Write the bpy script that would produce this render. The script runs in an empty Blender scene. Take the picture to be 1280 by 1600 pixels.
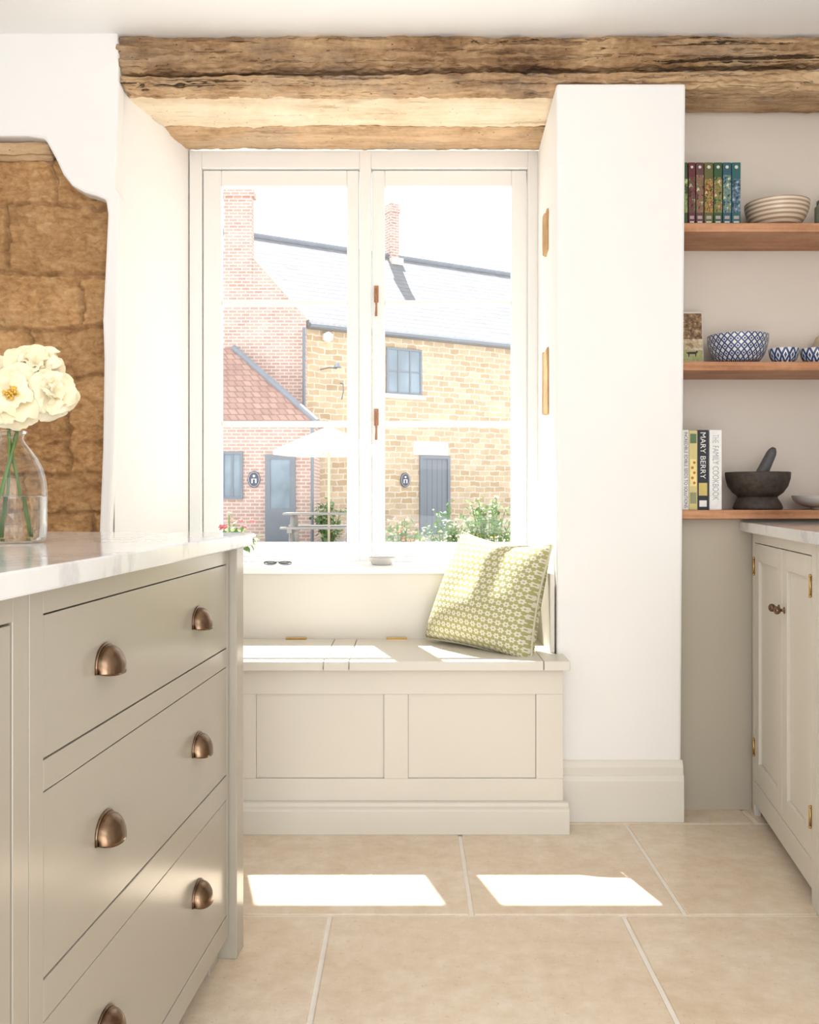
import bpy, bmesh, math, random
from mathutils import Vector, Matrix, noise
random.seed(7)
S=bpy.context.scene; COL=S.collection
PI=math.pi; F=1450.0
def at(px,py,Y): return Vector(((px-640)*Y/F, Y, 1-(py-775)*Y/F))
# ---------------------------------------------------------------- materials
def lin(c):
    return tuple(((v/255)/12.92 if v/255<=.04045 else ((v/255+.055)/1.055)**2.4) for v in c)+(1,)
def base(name):
    m=bpy.data.materials.new(name); m.use_nodes=True; nt=m.node_tree
    return m,nt,nt.nodes['Principled BSDF']
def ma(nt,op,a,b=None,c=None):
    n=nt.nodes.new('ShaderNodeMath'); n.operation=op
    for i,v in enumerate((a,b,c)):
        if v is None: continue
        if isinstance(v,(int,float)): n.inputs[i].default_value=v
        else: nt.links.new(v,n.inputs[i])
    return n.outputs[0]
def mix(nt,fac,a,b):
    n=nt.nodes.new('ShaderNodeMix'); n.data_type='RGBA'
    for i,v in ((0,fac),(6,a),(7,b)):
        if isinstance(v,(int,float)): n.inputs[i].default_value=v
        elif isinstance(v,tuple): n.inputs[i].default_value=v
        else: nt.links.new(v,n.inputs[i])
    return n.outputs[2]
def coord(nt,scale=(1,1,1)):
    t=nt.nodes.new('ShaderNodeTexCoord'); mp=nt.nodes.new('ShaderNodeMapping')
    nt.links.new(t.outputs['Object'],mp.inputs['Vector']); mp.inputs['Scale'].default_value=scale
    return mp.outputs[0]
def nz(nt,vec,scale,detail=4,rough=.55,dist=0):
    n=nt.nodes.new('ShaderNodeTexNoise'); nt.links.new(vec,n.inputs['Vector'])
    n.inputs['Scale'].default_value=scale; n.inputs['Detail'].default_value=detail
    n.inputs['Roughness'].default_value=rough; n.inputs['Distortion'].default_value=dist
    return n.outputs['Fac']
def ramp(nt,fac,stops,interp='LINEAR'):
    r=nt.nodes.new('ShaderNodeValToRGB'); nt.links.new(fac,r.inputs[0]); r.color_ramp.interpolation=interp
    e=r.color_ramp.elements
    while len(e)<len(stops): e.new(.5)
    for i,(p,c) in enumerate(stops): e[i].position=p; e[i].color=c
    return r.outputs[0]
def bumpn(nt,b,h,strength,dist=.01):
    bn=nt.nodes.new('ShaderNodeBump'); bn.inputs['Strength'].default_value=strength; bn.inputs['Distance'].default_value=dist
    nt.links.new(h,bn.inputs['Height']); nt.links.new(bn.outputs[0],b.inputs['Normal'])
def sc(c,k): return (min(c[0]*k,1),min(c[1]*k,1),min(c[2]*k,1),1)
def plain(name,col,rough=.5,var=.06,scale=5,bump=0,bscale=40,metal=0,stretch=(1,1,1),spec=.5):
    m,nt,b=base(name); c=lin(col); v=coord(nt,stretch)
    f=nz(nt,v,scale); col_o=ramp(nt,f,[(.25,sc(c,1-var)),(.75,sc(c,1+var))])
    nt.links.new(col_o,b.inputs['Base Color']); b.inputs['Roughness'].default_value=rough
    b.inputs['Metallic'].default_value=metal; b.inputs['Specular IOR Level'].default_value=spec
    if bump: bumpn(nt,b,nz(nt,v,bscale,6),bump)
    return m
def printmat(name,cols,scale=60):
    m,nt,b=base(name); f=nz(nt,coord(nt),scale,3,.6); n=len(cols)
    c=ramp(nt,f,[(.30+.40*i/n,lin(k)) for i,k in enumerate(cols)],'CONSTANT')
    nt.links.new(c,b.inputs['Base Color']); b.inputs['Roughness'].default_value=.4; return m
def wood(name,dark,mid,light,bump=.9,holes=True,ax=(1.6,8,8),rough=.88,crack=.37):
    m,nt,b=base(name); v=coord(nt,ax); v2=coord(nt,(ax[0]*4,ax[1]*7,ax[2]*7)); v3=coord(nt)
    f1=nz(nt,v,1.6,8,.62,1.2); f2=nz(nt,v2,1.0,5,.6); f3=nz(nt,v3,4.0,7,.62); f4=nz(nt,v3,60,3,.6)
    f=ma(nt,'ADD',ma(nt,'ADD',ma(nt,'MULTIPLY',f1,.28),ma(nt,'MULTIPLY',f4,.10)),ma(nt,'ADD',ma(nt,'MULTIPLY',f2,.22),ma(nt,'MULTIPLY',f3,.40)))
    c=ramp(nt,f,[(.38,lin(dark)),(.46,lin(mid)),(.57,lin(light))])
    h=f
    if holes:
        # greyed weathering patches
        g=ramp(nt,nz(nt,coord(nt,(2.2,5,5)),1.4,6,.65),[(.50,(0,0,0,1)),(.64,(1,1,1,1))])
        av=sum(mid)/3; c=mix(nt,ma(nt,'MULTIPLY',g,.36),c,lin((av*1.1,av*1.02,av*.93)))
        vo=nt.nodes.new('ShaderNodeTexVoronoi'); nt.links.new(coord(nt,(1,1.6,1.6)),vo.inputs['Vector']); vo.inputs['Scale'].default_value=26
        k=ma(nt,'LESS_THAN',vo.outputs['Distance'],.085)
        c=mix(nt,ma(nt,'MULTIPLY',k,.75),c,sc(lin(dark),.3))
        vk=nt.nodes.new('ShaderNodeTexVoronoi'); nt.links.new(coord(nt,(.55,1.2,1.5)),vk.inputs['Vector']); vk.inputs['Scale'].default_value=5
        kk=ramp(nt,vk.outputs['Distance'],[(.05,(1,1,1,1)),(.15,(0,0,0,1))])
        c=mix(nt,ma(nt,'MULTIPLY',kk,.6),c,sc(lin(dark),.7))
        c1=ramp(nt,nz(nt,coord(nt,(.7,12,20)),1.3,7,.66,.7),[(crack-.03,(1,1,1,1)),(crack,(0,0,0,1))])
        c2=ramp(nt,nz(nt,coord(nt,(2.4,60,70)),1.0,4,.65,.2),[(.34,(1,1,1,1)),(.39,(0,0,0,1))])
        cr=ma(nt,'MAXIMUM',c1,ma(nt,'MULTIPLY',c2,.3))
        c=mix(nt,ma(nt,'MULTIPLY',cr,.85),c,sc(lin(dark),.3))
        h=ma(nt,'SUBTRACT',f,ma(nt,'MULTIPLY',cr,.6))
    nt.links.new(c,b.inputs['Base Color']); b.inputs['Roughness'].default_value=rough; b.inputs['Specular IOR Level'].default_value=.2
    if bump: bumpn(nt,b,h,bump,.035)
    return m
def brickmat(name,c1,c2,mortar,bw,bh,ms,vscale=1.0,bump=.3,var=.25,wob=0):
    m,nt,b=base(name); t=nt.nodes.new('ShaderNodeTexCoord'); sp=nt.nodes.new('ShaderNodeSeparateXYZ'); cb=nt.nodes.new('ShaderNodeCombineXYZ')
    nt.links.new(t.outputs['Object'],sp.inputs[0])
    xx=ma(nt,'ADD',sp.outputs[0],sp.outputs[1]); zz=ma(nt,'MULTIPLY',sp.outputs[2],vscale)
    if wob:
        w1=nz(nt,t.outputs['Object'],1.7,3); w2=nz(nt,t.outputs['Object'],2.9,3)
        xx=ma(nt,'ADD',xx,ma(nt,'MULTIPLY',w1,wob*2)); zz=ma(nt,'ADD',zz,ma(nt,'MULTIPLY',w2,wob))
    nt.links.new(xx,cb.inputs[0]); nt.links.new(zz,cb.inputs[1])
    br=nt.nodes.new('ShaderNodeTexBrick'); nt.links.new(cb.outputs[0],br.inputs['Vector'])
    br.inputs['Scale'].default_value=1; br.inputs['Brick Width'].default_value=bw; br.inputs['Row Height'].default_value=bh
    br.inputs['Mortar Size'].default_value=ms; br.inputs['Color1'].default_value=lin(c1); br.inputs['Color2'].default_value=lin(c2); br.inputs['Mortar'].default_value=lin(mortar)
    f=nz(nt,t.outputs['Object'],2.3,5); g=ramp(nt,f,[(.3,(1-var,1-var,1-var,1)),(.7,(1,1,1,1))])
    mm=nt.nodes.new('ShaderNodeMix'); mm.data_type='RGBA'; mm.blend_type='MULTIPLY'; mm.inputs[0].default_value=1
    nt.links.new(br.outputs['Color'],mm.inputs[6]); nt.links.new(g,mm.inputs[7]); nt.links.new(mm.outputs[2],b.inputs['Base Color'])
    b.inputs['Roughness'].default_value=.9; b.inputs['Specular IOR Level'].default_value=.15
    if bump: bumpn(nt,b,ma(nt,'SUBTRACT',1,br.outputs['Fac']),bump,.02)
    return m
def sheerglass(name,f0=.025,edge=.5,power=4,tint=(1,1,1,1)):
    m,nt,b=base(name); o=nt.nodes['Material Output']; nt.nodes.remove(b)
    tr=nt.nodes.new('ShaderNodeBsdfTransparent'); tr.inputs[0].default_value=tint
    g=nt.nodes.new('ShaderNodeBsdfGlossy'); g.inputs['Roughness'].default_value=.02
    lw=nt.nodes.new('ShaderNodeLayerWeight'); lw.inputs[0].default_value=.5
    fac=ma(nt,'ADD',f0,ma(nt,'MULTIPLY',ma(nt,'POWER',lw.outputs['Facing'],power),edge))
    mx=nt.nodes.new('ShaderNodeMixShader'); nt.links.new(fac,mx.inputs[0])
    nt.links.new(tr.outputs[0],mx.inputs[1]); nt.links.new(g.outputs[0],mx.inputs[2]); nt.links.new(mx.outputs[0],o.inputs[0])
    return m
def glass(name,col=(1,1,1,1),ior=1.45):
    m,nt,b=base(name); b.inputs['Base Color'].default_value=col; b.inputs['Transmission Weight'].default_value=1
    b.inputs['Roughness'].default_value=.0; b.inputs['IOR'].default_value=ior
    return m

MT={}
MT['wall']=plain('wall_paint',(242,240,237),.85,.02,2,.08,18)
MT['alcove']=plain('alcove_shaded_paint',(226,215,203),.85,.03,2,.06,18)  # shade of the alcove is mixed into this wall colour
MT['ceil']=plain('ceiling_paint',(253,253,253),.9,.005,2)
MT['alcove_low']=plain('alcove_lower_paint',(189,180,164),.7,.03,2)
MT['frame']=plain('window_paint',(244,243,240),.45,.008,2)
MT['paint']=plain('mushroom_paint',(171,163,149),.20,.015,2)
MT['bench']=plain('bench_paint',(217,211,199),.36,.02,2)
MT['skirting']=plain('skirting_paint',(226,220,209),.4,.02,2)
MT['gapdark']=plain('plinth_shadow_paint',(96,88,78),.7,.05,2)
MT['bronze']=plain('aged_bronze',(120,97,77),.26,.35,30,metal=1)
MT['copper']=plain('coppery_brass',(164,116,84),.4,.2,30,metal=.4)
MT['brass']=plain('brass',(190,160,108),.3,.1,30,metal=1)
MT['oak_dark']=wood('weathered_dark_oak',(92,68,48),(156,123,90),(204,171,132))
MT['oak_mid']=wood('weathered_oak',(128,100,72),(184,150,114),(218,187,149))
MT['oak_pale']=wood('pale_oak',(200,176,142),(224,203,172),(238,222,196),.5,crack=.31)
MT['oak_red']=wood('brown_oak',(140,110,80),(188,155,118),(214,182,146),.5,crack=.34)
MT['shelf']=wood('shelf_oak',(146,100,70),(178,126,92),(202,152,116),.08,False,(1.2,14,14),.5)
MT['sash_glass']=sheerglass('pane_glass',.012,.3,5)
MT['vase']=sheerglass('vase_glass',.04,.7,2.3,(.965,.978,.972,1)); MT['water']=glass('water',(.94,.94,.91,1),1.33)
MT['leaf']=plain('leaf_green',(122,152,92),.55,.35,9)
MT['leaf2']=plain('leaf_dark_green',(102,136,84),.55,.35,9)
MT['stem']=plain('stem_green',(98,128,62),.5,.2,20)
def petalmat():
    m,nt,b=base('cream_petal'); f=nz(nt,coord(nt),18,3)
    nt.links.new(ramp(nt,f,[(.3,lin((247,231,190))),(.7,lin((251,243,218)))]),b.inputs['Base Color']); b.inputs['Roughness'].default_value=.6
    b.inputs['Specular IOR Level'].default_value=.2
    o=nt.nodes['Material Output']; tl=nt.nodes.new('ShaderNodeBsdfTranslucent'); tl.inputs[0].default_value=lin((252,236,190))
    mx=nt.nodes.new('ShaderNodeMixShader'); mx.inputs[0].default_value=.16; nt.links.new(b.outputs[0],mx.inputs[1]); nt.links.new(tl.outputs[0],mx.inputs[2]); nt.links.new(mx.outputs[0],o.inputs[0])
    return m
MT['petal']=petalmat()
MT['stamen']=plain('stamen_yellow',(226,184,84),.7,.2,60)
MT['pink']=plain('pink_petal',(232,140,146),.6,.15,20)
MT['white']=plain('white_gloss',(244,243,240),.3,.02)
MT['black']=plain('black_paint',(34,34,36),.45,.1)
MT['paper']=plain('paper_pages',(236,228,210),.8,.06,60,stretch=(40,1,1))
MT['granite']=plain('dark_granite',(64,55,48),.65,.45,60,.3,70)
MT['basalt']=plain('grey_stone_pestle',(86,84,86),.6,.2,60,.2,80)
MT['palemetal']=plain('pale_pewter_glaze',(206,203,198),.25,.06)
MT['pot']=plain('pale_clay_pot',(222,206,190),.7,.1)
MT['greydoor']=plain('blue_grey_paint',(130,138,148),.5,.05)
MT['slatelead']=plain('lead_grey',(142,149,159),.6,.1)
MT['parasol']=plain('parasol_canvas',(242,237,228),.85,.02)
MT['polewood']=plain('parasol_pole_wood',(230,210,186),.6,.1)
MT['silverwood']=plain('silvered_timber',(160,158,154),.8,.12,6,stretch=(1,8,8))
MT['darkglass']=plain('window_dark_glass',(144,162,176),.08,.3,1.3)
MT['lintelstone']=plain('pale_lintel_stone',(236,228,212),.8,.05)
MT['ground']=plain('pale_gravel',(172,167,160),.95,.12,4,.2,60)
def limestone():
    m,nt,b=base('limestone_tile'); v=coord(nt)
    f=ma(nt,'ADD',ma(nt,'MULTIPLY',nz(nt,v,1.6,7,.6),.52),ma(nt,'MULTIPLY',nz(nt,v,18,8,.7),.48))
    c=ramp(nt,f,[(.37,lin((212,189,161))),(.5,lin((224,206,182))),(.62,lin((233,220,202)))])
    vo=nz(nt,v,90,3); k=ma(nt,'GREATER_THAN',vo,.665)
    c=mix(nt,ma(nt,'MULTIPLY',k,.34),c,lin((184,150,118)))
    nt.links.new(c,b.inputs['Base Color']); b.inputs['Roughness'].default_value=.2
    bumpn(nt,b,nz(nt,v,26,6),.08); return m
MT['tile']=limestone(); MT['grout']=plain('pale_grout',(238,232,222),.9,.05,20)
def marble():
    m,nt,b=base('white_marble'); v=coord(nt)
    w=ma(nt,'ABSOLUTE',ma(nt,'SUBTRACT',nz(nt,v,3.2,6,.55,.4),.5))
    c=ramp(nt,w,[(0,lin((206,206,207))),(.03,lin((228,228,227))),(.12,lin((234,233,231)))])
    c=mix(nt,ma(nt,'MULTIPLY',nz(nt,v,14,6,.65),.35),c,lin((208,208,209)))
    nt.links.new(c,b.inputs['Base Color']); b.inputs['Roughness'].default_value=.1; return m
MT['marble']=marble()
def sandstone():
    m,nt,b=base('iron_sandstone'); v=coord(nt)
    f=ma(nt,'ADD',ma(nt,'MULTIPLY',nz(nt,v,4,6,.6),.42),ma(nt,'MULTIPLY',nz(nt,coord(nt,(1,1,1.8)),30,9,.72),.58))
    c=ramp(nt,f,[(.35,lin((152,111,72))),(.5,lin((196,153,106))),(.64,lin((218,181,134)))])
    at_=nt.nodes.new('ShaderNodeVertexColor'); at_.layer_name='tone'
    mm=nt.nodes.new('ShaderNodeMix'); mm.data_type='RGBA'; mm.blend_type='MULTIPLY'; mm.inputs[0].default_value=1
    nt.links.new(c,mm.inputs[6]); nt.links.new(at_.outputs[0],mm.inputs[7])
    nt.links.new(mm.outputs[2],b.inputs['Base Color']); b.inputs['Roughness'].default_value=.95; b.inputs['Specular IOR Level'].default_value=.1
    bumpn(nt,b,nz(nt,coord(nt,(1,1,1.5)),50,6,.65),.6,.015); return m
MT['stone']=sandstone()
MT['ochre']=plain('ochre_stone',(196,156,108),.9,.2,14,.6,40)
MT['f_stone']=brickmat('golden_rubble_stone',(228,208,176),(202,176,142),(232,222,206),.36,.16,.018,1,.3,.22,.14)
MT['f_brick']=brickmat('soft_red_brick',(214,182,170),(198,162,149),(228,220,214),.225,.085,.014,1,.2,.18)
MT['f_brick2']=brickmat('pink_red_brick',(214,180,169),(203,167,154),(228,220,214),.225,.085,.014,1,.2,.18)
MT['slate']=brickmat('pale_slate',(152,153,155),(142,144,148),(126,128,133),.32,.2,.014,1.3,.2,.12)
MT['pantile']=brickmat('red_pantile',(206,174,160),(192,158,145),(174,140,130),.2,.2,.02,1.3,.3,.2)
def cushionmat():
    m,nt,b=base('green_floral_linen'); t=nt.nodes.new('ShaderNodeTexCoord'); sp=nt.nodes.new('ShaderNodeSeparateXYZ'); nt.links.new(t.outputs['Object'],sp.inputs[0])
    y=ma(nt,'DIVIDE',sp.outputs[2],.0200); row=ma(nt,'FLOOR',y)
    x=ma(nt,'ADD',ma(nt,'DIVIDE',sp.outputs[0],.0232),ma(nt,'MULTIPLY',ma(nt,'MODULO',ma(nt,'ADD',row,100),2),.5))
    fx=ma(nt,'SUBTRACT',ma(nt,'FRACT',x),.5); fy=ma(nt,'SUBTRACT',ma(nt,'FRACT',y),.5)
    r=ma(nt,'SQRT',ma(nt,'ADD',ma(nt,'MULTIPLY',fx,fx),ma(nt,'MULTIPLY',fy,fy)))
    a=ma(nt,'ARCTAN2',fy,fx)
    pet=ma(nt,'ADD',.39,ma(nt,'MULTIPLY',ma(nt,'COSINE',ma(nt,'MULTIPLY',a,6)),.07))
    k=ma(nt,'LESS_THAN',r,pet); k2=ma(nt,'LESS_THAN',r,.12)
    gcol=lin((166,162,108))
    c=mix(nt,k,gcol,lin((214,209,190))); c=mix(nt,k2,c,gcol)
    nt.links.new(c,b.inputs['Base Color']); b.inputs['Roughness'].default_value=.9
    bumpn(nt,b,nz(nt,t.outputs['Object'],300,2),.15,.003); return m
MT['cushion']=cushionmat(); MT['cush_edge']=plain('cushion_back_linen',(198,193,168),.9,.05,20)
def bowlmat(name,kind):
    m,nt,b=base(name); t=nt.nodes.new('ShaderNodeTexCoord'); sp=nt.nodes.new('ShaderNodeSeparateXYZ'); nt.links.new(t.outputs['Object'],sp.inputs[0])
    a=ma(nt,'ARCTAN2',sp.outputs[1],sp.outputs[0])
    if kind=='stripe':
        s=ma(nt,'GREATER_THAN',ma(nt,'SINE',ma(nt,'MULTIPLY',sp.outputs[2],500)),.1)
        c=mix(nt,s,lin((222,206,184)),lin((170,142,118)))
    else:
        n,h=(14,.022) if kind=='lattice' else (6,.05)
        fx=ma(nt,'ABSOLUTE',ma(nt,'SUBTRACT',ma(nt,'FRACT',ma(nt,'MULTIPLY',a,n/(PI)*1.0)),.5))
        fz=ma(nt,'ABSOLUTE',ma(nt,'SUBTRACT',ma(nt,'FRACT',ma(nt,'DIVIDE',sp.outputs[2],h)),.5))
        d=ma(nt,'ADD',fx,fz)
        k=ma(nt,'LESS_THAN',ma(nt,'ABSOLUTE',ma(nt,'SUBTRACT',d,.5)),.15); k2=ma(nt,'LESS_THAN',d,.19)
        kk=ma(nt,'MAXIMUM',k,k2)
        c=mix(nt,kk,lin((222,221,218)),lin((42,64,112)))
    nt.links.new(c,b.inputs['Base Color']); b.inputs['Roughness'].default_value=.3; return m
MT['b_stripe']=bowlmat('striped_stoneware','stripe'); MT['b_blue']=bowlmat('blue_lattice_ceramic','lattice'); MT['b_small']=bowlmat('blue_arch_ceramic','arch')
_c={}
def colmat(rgb,rough=.5,var=.1):
    k=(rgb,rough)
    if k not in _c: _c[k]=plain('printed_colour_%d_%d_%d'%rgb,rgb,rough,var,30)
    return _c[k]
# ---------------------------------------------------------------- mesh helpers
def box(bm,x0,x1,y0,y1,z0,z1):
    v=[bm.verts.new((x,y,z)) for x in (x0,x1) for y in (y0,y1) for z in (z0,z1)]
    for f in ((0,1,3,2),(4,6,7,5),(0,4,5,1),(2,3,7,6),(0,2,6,4),(1,5,7,3)): bm.faces.new([v[i] for i in f])
def B(*bs):
    bm=bmesh.new()
    for b in bs: box(bm,*b)
    return bm
def prism(bm,pts,axis,a,b):
    def P(p,t): return {'y':(p[0],t,p[1]),'z':(p[0],p[1],t),'x':(t,p[0],p[1])}[axis]
    va=[bm.verts.new(P(p,a)) for p in pts]; vb=[bm.verts.new(P(p,b)) for p in pts]
    bm.faces.new(va); bm.faces.new(vb[::-1]); n=len(pts)
    for i in range(n): bm.faces.new([va[i],vb[i],vb[(i+1)%n],va[(i+1)%n]])
    return bm
def lathe(bm,prof,segs=40,c=(0,0,0),mat=None):
    rings=[]
    for r,z in prof:
        if r<1e-6: rings.append([bm.verts.new((0,0,z))])
        else: rings.append([bm.verts.new((r*math.cos(2*PI*i/segs),r*math.sin(2*PI*i/segs),z)) for i in range(segs)])
    nv=[v for r in rings for v in r]
    for a,b in zip(rings,rings[1:]):
        for i in range(segs):
            j=(i+1)%segs
            if len(a)==1 and len(b)==1: continue
            if len(a)==1: bm.faces.new([a[0],b[i],b[j]])
            elif len(b)==1: bm.faces.new([a[i],b[0],a[j]])
            else: bm.faces.new([a[i],b[i],b[j],a[j]])
    M=(Matrix.Translation(Vector(c)) @ (mat if mat else Matrix.Identity(4)))
    for v in nv: v.co=M@v.co
    return bm
def tube(bm,pts,r,segs=10,closed=False):
    pts=[Vector(p) for p in pts]; n=len(pts); rings=[]; up=None
    for i,p in enumerate(pts):
        if closed: t=(pts[(i+1)%n]-pts[i-1])
        else: t=pts[min(i+1,n-1)]-pts[max(i-1,0)]
        t.normalize()
        if up is None: up=Vector((0,0,1)) if abs(t.z)<.9 else Vector((1,0,0))
        s=t.cross(up); s.normalize(); up=s.cross(t); up.normalize()
        rr=r[i] if isinstance(r,(list,tuple)) else r
        rings.append([bm.verts.new(p+rr*(math.cos(2*PI*k/segs)*s+math.sin(2*PI*k/segs)*up)) for k in range(segs)])
    for i in range(n if closed else n-1):
        a,b=rings[i],rings[(i+1)%n]
        for k in range(segs): bm.faces.new([a[k],a[(k+1)%segs],b[(k+1)%segs],b[k]])
    if not closed: bm.faces.new(rings[0][::-1]); bm.faces.new(rings[-1])
    return bm
def props(o,label=None,cat=None,group=None,kind=None):
    for k,v in (('label',label),('category',cat),('group',group),('kind',kind)):
        if v: o[k]=v
MATS={}
def obj(name,bm,mat,parent=None,smooth=False,bevel=0,solid=0,world=False,sub=0,label=None,cat=None,group=None,kind=None,loc=None,rotz=0):
    if world and parent is not None: bm.transform(MATS[parent.name].inverted())
    bmesh.ops.recalc_face_normals(bm,faces=bm.faces[:])
    me=bpy.data.meshes.new(name); bm.to_mesh(me); bm.free()
    for mm in (mat if isinstance(mat,(list,tuple)) else [mat]): me.materials.append(mm)
    o=bpy.data.objects.new(name,me); COL.objects.link(o)
    if parent is not None:
        o.parent=parent; MATS[o.name]=MATS[parent.name]
    else: MATS[o.name]=Matrix.Identity(4)
    if loc: o.location=loc; o.rotation_euler=(0,0,rotz); MATS[o.name]=Matrix.Translation(Vector(loc))@Matrix.Rotation(rotz,4,'Z')
    if smooth:
        for p in me.polygons: p.use_smooth=True
    if solid:
        s=o.modifiers.new('solid','SOLIDIFY'); s.thickness=solid; s.offset=0
    if sub: 
        s=o.modifiers.new('sub','SUBSURF'); s.levels=sub; s.render_levels=sub
    if bevel:
        bv=o.modifiers.new('bevel','BEVEL'); bv.width=bevel; bv.segments=2; bv.limit_method='ANGLE'; bv.angle_limit=.6
    props(o,label,cat,group,kind); return o
def thing(name,label,cat,loc=(0,0,0),rotz=0,group=None,kind=None):
    o=bpy.data.objects.new(name,None); COL.objects.link(o); o.location=loc; o.rotation_euler=(0,0,rotz); o.empty_display_size=.05
    MATS[o.name]=Matrix.Translation(Vector(loc))@Matrix.Rotation(rotz,4,'Z')
    props(o,label,cat,group,kind); return o
# ---------------------------------------------------------------- room shell
YF=2.87   # front plane of the thick outside wall
YO=3.5    # outer face of that wall
# floor
bm=bmesh.new(); box(bm,-2.6,2.2,-2.6,3.3,-.06,-.004)
for f in bm.faces: f.material_index=1
rows=[(2.83,3.29,[-1.6,-.9,-.25,.45,1.06,1.75]),(2.214,2.83,[-1.6,-1.2,-.62,.149,.66,1.3,1.9]),(1.6,2.214,[-1.7,-.89,-.19,.51,1.21,1.9]),
      (.98,1.6,[-1.5,-.8,-.05,.3,.95,1.7]),(.37,.98,[-1.6,-.9,-.3,.4,1.1,1.8]),(-.25,.37,[-1.5,-.8,0,.6,1.3]),(-.9,-.25,[-1.6,-.9,-.2,.5,1.2]),(-1.6,-.9,[-1.5,-.7,.1,.8]),(-2.6,-1.6,[-1.6,-.6,.3,1.2])]
g=.0055
for y0,y1,xs in rows:
    e=[-2.6]+xs+[2.2]
    for a,b in zip(e,e[1:]):
        box(bm,a+g,b-g,y0+g,y1-g,-.03,0)
obj('floor',bm,[MT['tile'],MT['grout']],bevel=.003,kind='structure')
obj('ceiling',B((-2.6,2.2,-2.6,3.0,2.43,2.55)),MT['ceil'],kind='structure')
obj('wall_light_block_left',B((-2.6,-2.5,-.4,2.95,0,2.45)),MT['wall'],kind='structure')  # unseen wall, added to cut the light spilling in from the left
# left plaster with stone opening
def X(px,Y=YF): return (px-640)*Y/F
def Z(py,Y=YF): return 1-(py-775)*Y/F
out=[(-610,44),(183,44),(186,100),(184,180),(180,275),(181,296),(187,303),(187,320),(184,500),(178,700),(172,825),(166,1284)]
inn=[(150,1284),(153,1000),(155,825),(160,700),(162,560),(160,500),(164,420),(168,335),(165,312),(150,306),(132,301),(112,290),(98,272),(88,250),(76,228),(70,217),(44,213),(0,213),(-610,213)]
bm=bmesh.new(); prism(bm,[(X(a),Z(b)) for a,b in out+inn],'y',YF,YF+.06)
obj('wall_left',bm,MT['wall'],bevel=.008,kind='structure')
bm=bmesh.new(); prism(bm,[(-.922,2.90),(-.816,3.4),(-.814,YO),(-1.6,YO),(-1.6,2.98),(-.945,2.98)],'z',0,2.5)
obj('wall_window_left',bm,MT['wall'],kind='structure')
# rubble stone
bm=bmesh.new(); nx,nzz=260,460; x0,x1,z0,z1=-2.5,-.936,0.0,2.16
cl=bm.verts.layers.float_color.new('tone')
cz=[Z(p,2.93) for p in (1284,1180,1060,940,800,742,588,512,430,322,240,200)]
jo={0:[-1.3],1:[-1.05,-1.5],2:[-1.25],3:[-1.0,-1.4],4:[-1.22,-1.6],5:[-1.08,-1.45],6:[-1.2,-1.55],7:[-1.04,-1.4],8:[-1.27],9:[-1.12,-1.5],10:[-1.24]}
vs=[]
for j in range(nzz+1):
    z=z0+(z1-z0)*j/nzz; row=[]
    for i in range(nx+1):
        x=x0+(x1-x0)*(i/nx)**.6
        zz=z+.018*noise.noise(Vector((x*5,0,z*3)))+.010*noise.noise(Vector((x*26,0,z*22))); k=0
        while k<len(cz)-2 and zz>cz[k+1]: k+=1
        d=min(abs(zz-c) for c in cz); xx=x+.014*noise.noise(Vector((0,3,z*14)))+.010*noise.noise(Vector((x*24,5,z*30)))
        jj=jo.get(k,[])+[-1.95,-2.3]; d=min([d]+[abs(xx-q) for q in jj]); blk=k*7+sum(1 for q in jj if xx>q)
        d=d+.006*max(0,noise.noise(Vector((x*14,3,z*14))))
        bul=min(d/.011,1)**.8
        off=.010*(math.sin(blk*5.17)*917.3%1-.5)
        h=.022*bul+off+.016*noise.noise(Vector((x*4+blk*7,blk*3.1,z*5)))+.017*noise.noise(Vector((x*13,blk,z*24)))+.011*noise.noise(Vector((x*38,1,z*64)))+.006*noise.noise(Vector((x*90,1,z*110)))
        v=bm.verts.new((x,2.952-h,z)); tone=.85+.27*(math.sin(blk*12.9898)*43758.5453%1)
        mo=1-min(d/.010,1); tone=tone*(1+.12*noise.noise(Vector((x*9,blk,z*14)))); v[cl]=(tone*(1-.11*mo),tone*(1-.10*mo),tone*(1-.05*mo),1)
        row.append(v)
    vs.append(row)
for j in range(nzz):
    for i in range(nx): bm.faces.new([vs[j][i],vs[j][i+1],vs[j+1][i+1],vs[j+1][i]])
obj('wall_stone',bm,MT['stone'],kind='structure',smooth=True)
# wall below and above window, pillar
obj('wall_back',B((-1.0,.47,3.2,YO,0,.735)),MT['wall'],kind='structure')
bm=B((-1.6,2.2,2.95,YO+.01,2.305,2.6),(-1.6,-.7,2.9,YO,2.43,2.6))
obj('wall_lintel',bm,MT['wall'],kind='structure')
bm=bmesh.new()
def quadbox(bm,bot,top,z0,z1):
    a=[bm.verts.new((x,y,z0)) for x,y in bot]; b=[bm.verts.new((x,y,z1)) for x,y in top]; n=len(bot)
    bm.faces.new(a[::-1]); bm.faces.new(b)
    for i in range(n): bm.faces.new([a[i],a[(i+1)%n],b[(i+1)%n],b[i]])
quadbox(bm,[(.456,2.865),(.838,2.865),(.84,YO),(.474,YO),(.473,3.4)],[(.4535,2.865),(.8536,2.865),(.8536,YO),(.474,YO),(.473,3.4)],0,2.274)
obj('wall_pillar',bm,MT['wall'],kind='structure',bevel=.008)
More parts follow.
